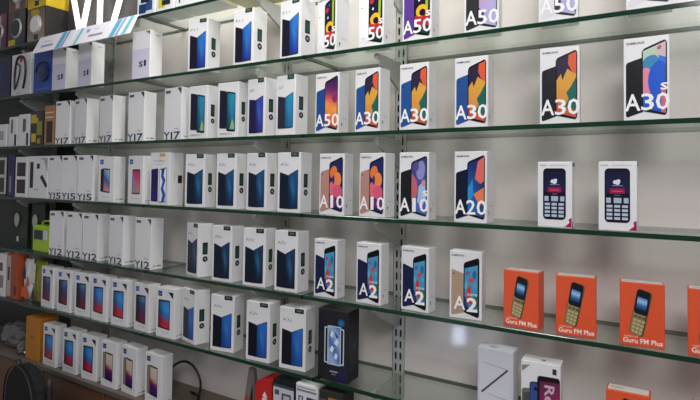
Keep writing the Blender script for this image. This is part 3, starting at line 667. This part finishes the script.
card_box('watch_box', 'black box with round dark-faced smart watch, lower layer of the watch stack', 'watch box', 'G', -2.625, .155, .165, .07, 'black', WG, printer=lambda t, D: (p_watch('black', '#3a3a40', ('#2a2a2e', '#55504c'))(t, D), (lambda P: (P.rect(.06, .04, .45, .2, '#c8a81c'), P.make('yellow_label', t)))(Print(D, base=4))))
card_box('watch_box', 'beige box with white-faced watch below the yellow watch box', 'watch box', 'G', -2.455, .15, .15, .12, 'dgrey', WG, printer=lambda t, D: (p_watch('white', '#2c2826', ('#a08a78', '#6a5c50'))(t, D), (lambda P: (P.poly([(.25, .72), (.7, .8), (.6, .96), (.2, .96)], '#b89a28'), P.make('yellow_label', t)))(Print(D, base=4))))
card_box('watch_box', 'upper box with pale-faced watch stacked on the dark watch box', 'watch box', 'G', -2.62, .15, .15, .07, 'tan', WG, dz=.1655, printer=p_watch('white', '#c0b0a0', ('#6a5248', '#3a3230')))
card_box('watch_box', 'yellow box with dark-faced watch on top of the stack', 'watch box', 'G', -2.455, .15, .15, .12, 'yellow', WG, dz=.1505, printer=p_watch('black', '#2a2a2e', ('#d8b818', '#b89a14')))
# right part of the top shelf
GG = 'small cartons at the cut-off end of the top shelf'
card_box('small_carton', 'white carton with dark blue picture beside the lit letters', 'carton', 'G', -1.68, .1, .09, .1, 'white', GG, printer=p_panels((.05, .1, .9, .95, '#d8dce4'), (.1, .12, .5, .5, '#1c3468'), (.5, .2, .85, .6, '#2a4a7c'), (.2, .55, .7, .8, '#1a1e2c')))
card_box('small_carton', 'white carton with black and yellow picture on the top shelf', 'carton', 'G', -1.57, .09, .075, .1, 'white', GG, printer=p_panels((.1, .2, .5, .8, '#c8c030'), (.3, .3, .8, .55, '#22242a'), (.55, .55, .9, .8, '#4a5a8a')))
card_box('small_carton', 'long white carton with small print on the top shelf', 'carton', 'G', -1.47, .2, .06, .1, 'white', GG, printer=p_panels((.08, .3, .12, .6, '#3a2a5a'), (.28, .38, .5, .55, '#55506a'), (.6, .3, .64, .6, '#5a5a6a')))
card_box('small_carton', 'yellow-sided grey carton at the frame top edge, top shelf', 'carton', 'G', -1.25, .16, .06, .13, 'yellow', GG, printer=p_panels((.05, .1, .95, .9, '#d9d4a8'),))
# second shelf, end boxes
card_box('accessory_box', 'dark navy box beside the neckband earphone box', 'accessory box', 'A', -2.80, .21, .19, .06, 'navy', printer=p_panels((.1, .2, .9, .9, '#1a1a4a'), (.3, .4, .6, .7, '#2a2a66')))
def p_ear(t, D):
    P = Print(D); P.rect(.03, .02, .97, .98, '#d6d2d4'); P.disc(.5, .86, .08, '#b02a3a'); P.rect(.3, .06, .5, .08, '#8a8a90'); P.make('front_print', t)
    w_, d_, h_ = D; y = -d_/2 - .005
    pts = smooth_path([(-.04*w_/.16, y, .03*h_/.19), (-.045*w_/.16, y, .09*h_/.19), (-.03*w_/.16, y, .16*h_/.19), (.0, y, .178*h_/.19), (.035*w_/.16, y, .16*h_/.19), (.045*w_/.16, y, .1*h_/.19), (.03*w_/.16, y, .03*h_/.19)])
    obj('neckband', tube_me('neckband', pts, .0042, MATS['cable']), t)
    obj('earphone_lead', tube_me('earphone_lead', smooth_path([(-.03*w_/.16, y, .15*h_/.19), (.0, y, .13*h_/.19), (-.01*w_/.16, y, .08*h_/.19), (-.03*w_/.16, y, .04*h_/.19)]), .003, MATS['cable']), t)
card_box('earphone_box', 'white box showing black neckband earphones beside the blue box', 'earphone box', 'A', -2.577, .165, .19, .05, 'white', printer=p_ear)
def p_speaker(t, D):
    P = Print(D); P.rect(.1, .08, .9, .1, '#5a80c8'); P.make('front_print', t); P = Print(D); P.rect(.3, .9, .7, .93, '#2a5ac0'); P.make('top_line_print', t)
    w_, d_, h_ = D; bm = bmesh.new(); bmesh.ops.create_uvsphere(bm, u_segments=20, v_segments=12, radius=1)
    for v in bm.verts: v.co = Vector((v.co.x*w_*.32 + w_*.05, v.co.y*.006 - d_/2 - .003, v.co.z*h_*.2 + h_*.46))
    for f in bm.faces: f.smooth = True
    obj('round_speaker', me_from(bm, 'round_speaker', mat('dark_blue_gloss', '#0e2450', .3)), t)
    obj('carry_loop', tube_me('carry_loop', [(w_*.05 + .34*w_*math.cos(i*math.pi/12), -d_/2-.006, h_*(.5 + .24*math.sin(i*math.pi/12))) for i in range(13)], .0028, MATS['cable']), t)
card_box('speaker_box', 'bright blue box with round dark speaker beside lavender-fronted cartons', 'speaker box', 'A', -2.388, .145, .18, .06, 'blue', printer=p_speaker)
# third shelf, end boxes
AG = 'accessory boxes at the dim end of the third shelf'
card_box('accessory_box', 'short white box at the dim end of the third shelf', 'accessory box', 'B', -2.72, .11, .105, .05, 'white', AG, printer=p_panels((.2, .3, .8, .7, '#a8a4ac'),))
card_box('accessory_box', 'white box with grey slit and violet base, left of its twin', 'accessory box', 'B', -2.585, .07, .135, .05, 'white', AG, printer=p_panels((.25, .45, .5, .9, '#6a6a70'), (.7, .02, .98, .4, '#3a2a66')))
card_box('accessory_box', 'white box with grey window and violet base, beside yellow carton', 'accessory box', 'B', -2.50, .088, .142, .05, 'white', AG, printer=p_panels((.4, .45, .7, .85, '#5c5c5e'), (.75, .02, .98, .4, '#3a2a66')))
card_box('accessory_box', 'black carton with yellow patches beside the tan carton', 'accessory box', 'B', -2.40, .105, .15, .05, 'black', AG, printer=p_panels((.05, .65, .6, .9, '#c8a820'), (.1, .1, .45, .35, '#d0b020'), (.5, .3, .9, .7, '#8a8a28'), (.55, .05, .8, .2, '#a09030'), (.45, .8, .9, .95, '#3a3a40')))
card_box('accessory_box', 'tan carton with dark window beside the blank white cartons', 'accessory box', 'B', -2.288, .074, .168, .05, 'tan', AG, printer=p_panels((.1, .68, .92, .72, '#d8c0a4'), (.1, .8, .92, .84, '#d8c0a4'), (.25, .06, .85, .6, '#2c1712'), (.35, .1, .7, .55, '#3c2018')))
# fourth shelf, end boxes
CG = 'accessory boxes at the dim end of the fourth shelf'
card_box('accessory_box', 'dark carton with two white-framed windows at the shelf end', 'accessory box', 'C', -2.70, .11, .19, .05, 'black', CG, printer=p_panels((.05, .06, .95, .94, '#c4c2c0'), (.2, .53, .8, .88, '#2c2618'), (.2, .1, .8, .45, '#3a3420')))
card_box('accessory_box', 'slim dark violet carton between two windowed cartons', 'accessory box', 'C', -2.583, .056, .19, .05, 'violet', CG, printer=p_panels((.3, .1, .6, .5, '#8a84a8'), (.3, .6, .6, .9, '#1c1838')))
card_box('accessory_box', 'white carton with two plum windows beside the remote carton', 'accessory box', 'C', -2.515, .1, .18, .05, 'white', CG, printer=p_panels((.14, .52, .86, .86, '#2c1420'), (.14, .1, .86, .44, '#381a24'), (.2, .58, .8, .8, '#3e2030')))
card_box('remote_box', 'white carton with black bar and slanted remote picture', 'accessory box', 'C', -2.40, .15, .182, .05, 'white', CG, printer=lambda t, D: (lambda P: (P.rect(.06, .24, .24, .86, '#1a1a1e'), P.rect(.42, .7, .58, .82, '#1c1c20'), P.poly([(.6, .5), (.72, .56), (.98, .34), (.98, .26), (.9, .26)], '#1c1c20'), P.poly([(.55, .95), (.98, .95), (.98, .6), (.8, .9)], '#a8a6a8'), P.rect(.3, .2, .55, .22, '#8a8a8e'), P.make('front_print', t)))(Print(D)))
# fifth shelf: hanging packs and a lime radio
for i, (x, w_, lab) in enumerate(((-2.66, .135, 'dark green hang pack with white earbud, end of shelf'), (-2.49, .11, 'dark green hang pack with white earbud beside the lime box'))):
    t = card_box('earbud_pack', lab, 'earbud pack', 'D', x, w_, .2, .02, 'dgreen', 'earbud packs on the fifth shelf', y=-.12)
    bm = bmesh.new(); bmesh.ops.create_uvsphere(bm, u_segments=14, v_segments=10, radius=1)
    for v in bm.verts: v.co = Vector((v.co.x*.02*(1 - .3*(v.co.z < 0)*-v.co.z) - .02, v.co.y*.008 - .014, v.co.z*.034 + .12))
    for f in bm.faces: f.smooth = True
    obj('white_earbud', me_from(bm, 'white_earbud', MATS['rubber']), t)
    P = Print((w_, .02, .2)); P.rect(.55, .2, .9, .5, '#1e3a18'); P.make('green_print', t)
    P = Print((w_, .02, .2)); P.rect(.3, .1, .45, .22, '#c8c8c4'); P.make('white_print', t)
t = thing('lime_radio', 'lime green plastic box with dark window and top handle', 'radio', (-2.30, YF+.035, SH['D']+.0002))
obj('shell', box_me('shell', (-.068, -.03, 0), (.068, .03, .115), MATS['lime'], .008), t)
obj('window', box_me('window', (-.05, -.032, .055), (.02, -.029, .095), MATS['black'], .001), t); obj('silver_panel', box_me('silver_panel', (.02, -.032, .055), (.05, -.029, .095), MATS['silver'], .001), t)
obj('handle', tube_me('handle', smooth_path([(-.04, 0, .114), (-.036, 0, .128), (0, 0, .133), (.036, 0, .128), (.04, 0, .114)]), .004, MATS['lime']), t)
# sixth shelf end
EG = 'packets at the dim end of the sixth shelf'
card_box('accessory_box', 'pale carton at the very end of the sixth shelf', 'accessory box', 'E', -2.66, .085, .19, .05, 'white', EG, printer=p_panels((.2, .2, .8, .5, '#8a8684'), (.3, .6, .7, .8, '#6a4a44')))
card_box('accessory_box', 'orange-red carton with pale front strip, dim end of the sixth shelf', 'accessory box', 'E', -2.563, .09, .2, .05, 'rust', EG, printer=p_panels((.05, .05, .4, .95, '#b8aaa0'), (.12, .4, .3, .7, '#3a2a2a'), (.7, .1, .95, .3, '#5a1c1c')))
def packet(name, label, x, w_, h_, m, blots, group):
    bm = bmesh.new(); n = 8
    for s in (-1, 1):
        g = [[bm.verts.new((w_*(i/n-.5)*(1 - .06*math.sin(math.pi*j/n)), s*(.002 + .016*math.sin(math.pi*i/n)*math.sin(math.pi*j/n)), h_*j/n)) for i in range(n+1)] for j in range(n+1)]
        for j in range(n):
            for i in range(n): bm.faces.new((g[j][i], g[j][i+1], g[j+1][i+1], g[j+1][i]))
    bmesh.ops.remove_doubles(bm, verts=bm.verts, dist=.0042); bmesh.ops.recalc_face_normals(bm, faces=bm.faces)
    for f in bm.faces: f.smooth = True
    t = thing(name, label, 'packet', (x + w_/2, YF+.03, SH['E']+.0002), 0, group); obj('pouch', me_from(bm, 'pouch', MATS[m]), t)
    P = Print((w_, .04, h_))
    for b in blots: P.poly(b[0], b[1])
    P.make('front_print', t); return t
packet('foil_packet', 'white packet with orange and dark splashes beside the orange carton', -2.466, .08, .185, 'white', [([(.1, .1), (.9, .06), (.7, .3), (.2, .34)], '#d85020'), ([(.2, .6), (.6, .5), (.5, .9)], '#1c1c28'), ([(.5, .3), (.9, .4), (.8, .62)], '#c85a30')], EG)
packet('foil_packet', 'olive green packet with dark blots beside white phone cartons', -2.388, .11, .185, 'olive', [([(.05, .5), (.4, .45), (.45, .9), (.1, .95)], '#d8d4c8'), ([(.1, .1), (.4, .06), (.3, .4)], '#2a2410'), ([(.6, .1), (.9, .05), (.95, .25), (.65, .3)], '#8a6a20')], EG)
# bottom shelf end
t = card_box('brown_carton', 'plain brown carton beside white phone cartons, bottom shelf', 'carton', 'F', -2.384, .1, .178, .085, 'brown', printer=p_panels((.42, .5, .5, .56, '#7a4a12'), (.56, .5, .64, .56, '#7a4a12')))
def crumple(name, label, loc, sx, sy, sz, m, cat, seed):
    rnd = random.Random(seed); bm = bmesh.new(); bmesh.ops.create_icosphere(bm, subdivisions=3, radius=1)
    for v in bm.verts:
        k_ = 1 + rnd.uniform(-.16, .16); v.co = Vector((v.co.x*sx*k_, v.co.y*sy*k_, max(0, (v.co.z*k_ + .75)*sz)))
    t = obj(name, me_from(bm, name, MATS[m]), None, loc); return setp(t, label, cat)
crumple('plastic_bag', 'crumpled clear plastic bag at the end of the bottom shelf', (-2.57, -.11, SH['F']+.0005), .12, .055, .06, 'bag', 'plastic bag', 3)
crumple('plastic_wrap', 'small grey crumpled wrapper in front of the plain brown carton', (-2.44, -.155, SH['F']+.0005), .035, .03, .03, 'bag', 'wrapper', 5)
# bottom shelf, right group
FG = 'small cartons at the middle of the bottom shelf'
t = thing('triangle_pack', 'grey tapering pack with red and black print beside the red box', 'carton', (-1.112, YF+.03, SH['F']+.0002), 0, FG)
bm = bmesh.new(); vs = [bm.verts.new(p) for p in ((-.03, -.02, 0), (.03, -.02, 0), (.03, .02, 0), (-.03, .02, 0), (-.008, -.006, .2), (.014, -.006, .2), (.014, .004, .2), (-.008, .004, .2))]
for f in ((3, 2, 1, 0), (4, 5, 6, 7), (0, 1, 5, 4), (1, 2, 6, 5), (2, 3, 7, 6), (3, 0, 4, 7)): bm.faces.new([vs[i] for i in f])
obj('carton', me_from(bm, 'carton', mat('taupe_card', '#6e6660', .5, noise=.08)), t)
bm = bmesh.new(); v_ = [bm.verts.new(p) for p in ((-.012, -.0178, .04), (.022, -.0175, .05), (.012, -.0088, .16), (.004, -.0125, .11))]; bm.faces.new(v_)
o = obj('black_print', me_from(bm, 'black_print', MATS['black']), t, (0, -.0012, 0))
bm = bmesh.new(); v_ = [bm.verts.new(p) for p in ((-.016, -.0146, .08), (-.004, -.0142, .085), (-.004, -.0118, .12), (-.012, -.0122, .115))]; bm.faces.new(v_)
obj('red_print', me_from(bm, 'red_print', MATS['red']), t, (0, -.0016, 0))
t = thing('red_box', 'red box with rounded top corner among the bottom cartons', 'carton', (-1.04, YF+.03, SH['F']+.0002), 0, FG)
bm = bmesh.new(); prof = [(-.032, 0), (.032, 0), (.032, .188)] + [(-.032 + .03*(1-math.sin(a)), .158 + .03*math.cos(a)) for a in [math.pi/2*i/6 for i in range(7)]]
A = [bm.verts.new((x, -.03, z)) for x, z in prof]; B_ = [bm.verts.new((x, .03, z)) for x, z in prof]
bm.faces.new(A); bm.faces.new(B_[::-1])
for i in range(len(prof)): bm.faces.new((A[i], B_[i], B_[(i+1) % len(prof)], A[(i+1) % len(prof)]))
bmesh.ops.recalc_face_normals(bm, faces=bm.faces); obj('carton', me_from(bm, 'carton', MATS['red']), t)
P = Print((.064, .06, .188)); P.disc(.6, .68, .16, '#d8d4d4'); P.poly([(.45, .74), (.75, .73), (.6, .82)], '#e8e2e2'); P.make('white_emblem', t)
card_box('small_carton', 'black-topped white carton with grey picture beside the red box', 'carton', 'F', -1.003, .08, .2, .06, 'black', FG, printer=p_panels((.03, .02, .97, .93, '#c8c8cc'), (.03, .89, .97, .93, '#3c4c58'), (.1, .78, .3, .85, '#4a4c58'), (.42, .6, .85, .82, '#4c4c54'), (.5, .62, .78, .79, '#b8b8be')))
card_box('small_carton', 'white carton with violet label beside the black-topped carton', 'carton', 'F', -.918, .076, .205, .06, 'white', FG, printer=p_panels((.05, .9, .95, .93, '#8a8a90'), (.12, .76, .34, .84, '#3a3a60'), (.18, .775, .28, .825, '#d8d8e0'), (.5, .68, .95, .84, '#3c2c78'), (.08, .95, .9, .965, '#9a9aa0')))
card_box('small_carton', 'dark carton with yellow corner, last of the bottom cartons', 'carton', 'F', -.837, .078, .205, .06, 'dgrey', FG, printer=p_panels((.06, .74, .4, .88, '#5c5850'), (.45, .66, .98, .8, '#d89a1c'), (.4, .87, .9, .92, '#b07a20'), (.02, .6, .4, .7, '#8a8480')))

# ------------------------------------------------------------------ sign, price strips, cable, chair
t = thing('lit_letter_sign', 'white glowing letters standing on the top shelf behind price strips', 'sign', (-2.112, -.14, SH['G']+.0002))
def bar(bm, a, b, wd, dp=.016):
    a, b = Vector((a[0], 0, a[1])), Vector((b[0], 0, b[1])); d = (b-a).normalized(); n = Vector((d.z, 0, -d.x))*wd/2
    vs = [bm.verts.new(p + Vector((0, y, 0))) for y in (0, dp) for p in (a-n, a+n, b+n, b-n)]
    for f in ((0, 1, 2, 3), (7, 6, 5, 4), (0, 4, 5, 1), (1, 5, 6, 2), (2, 6, 7, 3), (3, 7, 4, 0)): bm.faces.new([vs[i] for i in f])
    bmesh.ops.recalc_face_normals(bm, faces=bm.faces)
for strokes in ([((-.082, .2), (-.018, .01)), ((.05, .2), (-.008, .01))], [((.118, .19), (.118, .004))], [((.17, .192), (.285, .192)), ((.28, .19), (.2, .004))]):
    bm = bmesh.new()
    for a, b in strokes: bar(bm, a, b, .0155)
    obj('letter', me_from(bm, 'letter', MATS['glow']), t)
obj('back_panel', box_me('back_panel', (-.15, .03, 0), (.34, .036, .23), mat('sign_backing', '#4c4846', .5, noise=.1), .001), t)
obj('base_rail', box_me('base_rail', (-.12, -.004, 0), (.32, .0295, .006), MATS['silver'], .001), t)
def price_strip(x0, x1, top, h_, tilt, label, stripes, marks):
    t = thing('price_strip', label, 'price strip', (x0, -DEP-.003, top), 0, 'price strips on the top shelf edge'); t.rotation_euler = (math.radians(tilt), 0, 0)
    W = x1-x0
    obj('card', box_me('card', (0, -.0008, -h_), (W, .0008, 0), MATS['paper']), t)
    def ink(name, fn):
        P = Print((W, .0016, h_)); P.O = Vector((0, -.0008, -h_)); fn(P); P.make(name, t)
    for u0, u1, c in stripes: ink('printed_band', lambda P: P.poly([(u0, .02), (u1, .02), (u1+.03, .98), (u0+.03, .98)], c))
    for u0, v0, u1, v1, c in marks: ink('printed_line', lambda P: P.rect(u0, v0, u1, v1, c))
price_strip(-2.31, -2.035, SH['G']+.004, .085, -24, 'short white price strip with teal band, left of the longer strip', [(.62, .74, '#58a8c0'), (.76, .82, '#8a98c8')], [(.18, .3, .5, .42, '#8a8a9c'), (.2, .6, .4, .66, '#b0b0bc')])
price_strip(-2.03, -1.65, SH['G']+.004, .085, -24, 'long white price strip with two teal bands below the lit letters', [(.05, .1, '#7ac0cc'), (.66, .74, '#58a8c0'), (.76, .8, '#8a98c8'), (.86, .92, '#68b4c4')], [(.28, .3, .52, .42, '#8a8a9c'), (.2, .6, .26, .8, '#8a98c8'), (.34, .7, .42, .74, '#b0b0bc')])
pts = smooth_path([(-1.565, -.09, -.76+ZC), (-1.557, -.09, -.703+ZC), (-1.525, -.09, -.675+ZC), (-1.483, -.09, -.662+ZC), (-1.442, -.09, -.673+ZC), (-1.413, -.09, -.706+ZC), (-1.407, -.09, -.739+ZC), (-1.42, -.09, SH['F']+.005), (-1.45, -.06, SH['F']+.0045), (-1.5, -.05, SH['F']+.0045)], 5)
setp(obj('power_cable', tube_me('power_cable', pts, .0042, MATS['cable'])), 'black cable looping up from the bottom shelf beside the last white carton', 'cable')
# a black padded chair pushed in front of the counter
t = thing('padded_chair', 'black padded chair back standing before the bottom shelf', 'chair', (-2.1, -.32, 0), math.radians(-8))
def slab(name, lo, hi, m, bev, parent):
    bm = bmesh.new(); bm_box(bm, lo, hi); bmesh.ops.bevel(bm, geom=list(bm.edges), offset=bev, segments=4, affect='EDGES')
    for f in bm.faces: f.smooth = True
    return obj(name, me_from(bm, name, m), parent)
bm = bmesh.new(); prof = [(-.15, .42), (.15, .42)] + [(.15*math.cos(q), .56 + .165*math.sin(q)**.8) for q in [math.pi*i/14 for i in range(15)]]
A = [bm.verts.new((x, -.028, z)) for x, z in prof]; B_ = [bm.verts.new((x, .028, z)) for x, z in prof]
bm.faces.new(A); bm.faces.new(B_[::-1])
for i in range(len(prof)): bm.faces.new((A[i], B_[i], B_[(i+1) % len(prof)], A[(i+1) % len(prof)]))
bmesh.ops.recalc_face_normals(bm, faces=bm.faces); bmesh.ops.bevel(bm, geom=list(bm.edges), offset=.012, segments=3, affect='EDGES')
obj('backrest', me_from(bm, 'backrest', MATS['fabric']), t)
obj('piping', tube_me('piping', [(x*1.005, -.03, z) for x, z in prof[2:]], .003, MATS['dgrey']), t)
slab('seat', (-.2, -.46, .38), (.2, -.04, .45), MATS['fabric'], .03, t)
for sx in (-1, 1):
    obj('leg', tube_me('leg', smooth_path([(sx*.155, .02, .7), (sx*.165, .03, .4), (sx*.17, .04, 0.0)]), .011, MATS['dgrey']), t)
    obj('leg', tube_me('leg', smooth_path([(sx*.17, -.42, .39), (sx*.175, -.43, .2), (sx*.18, -.44, 0.0)]), .011, MATS['dgrey']), t)
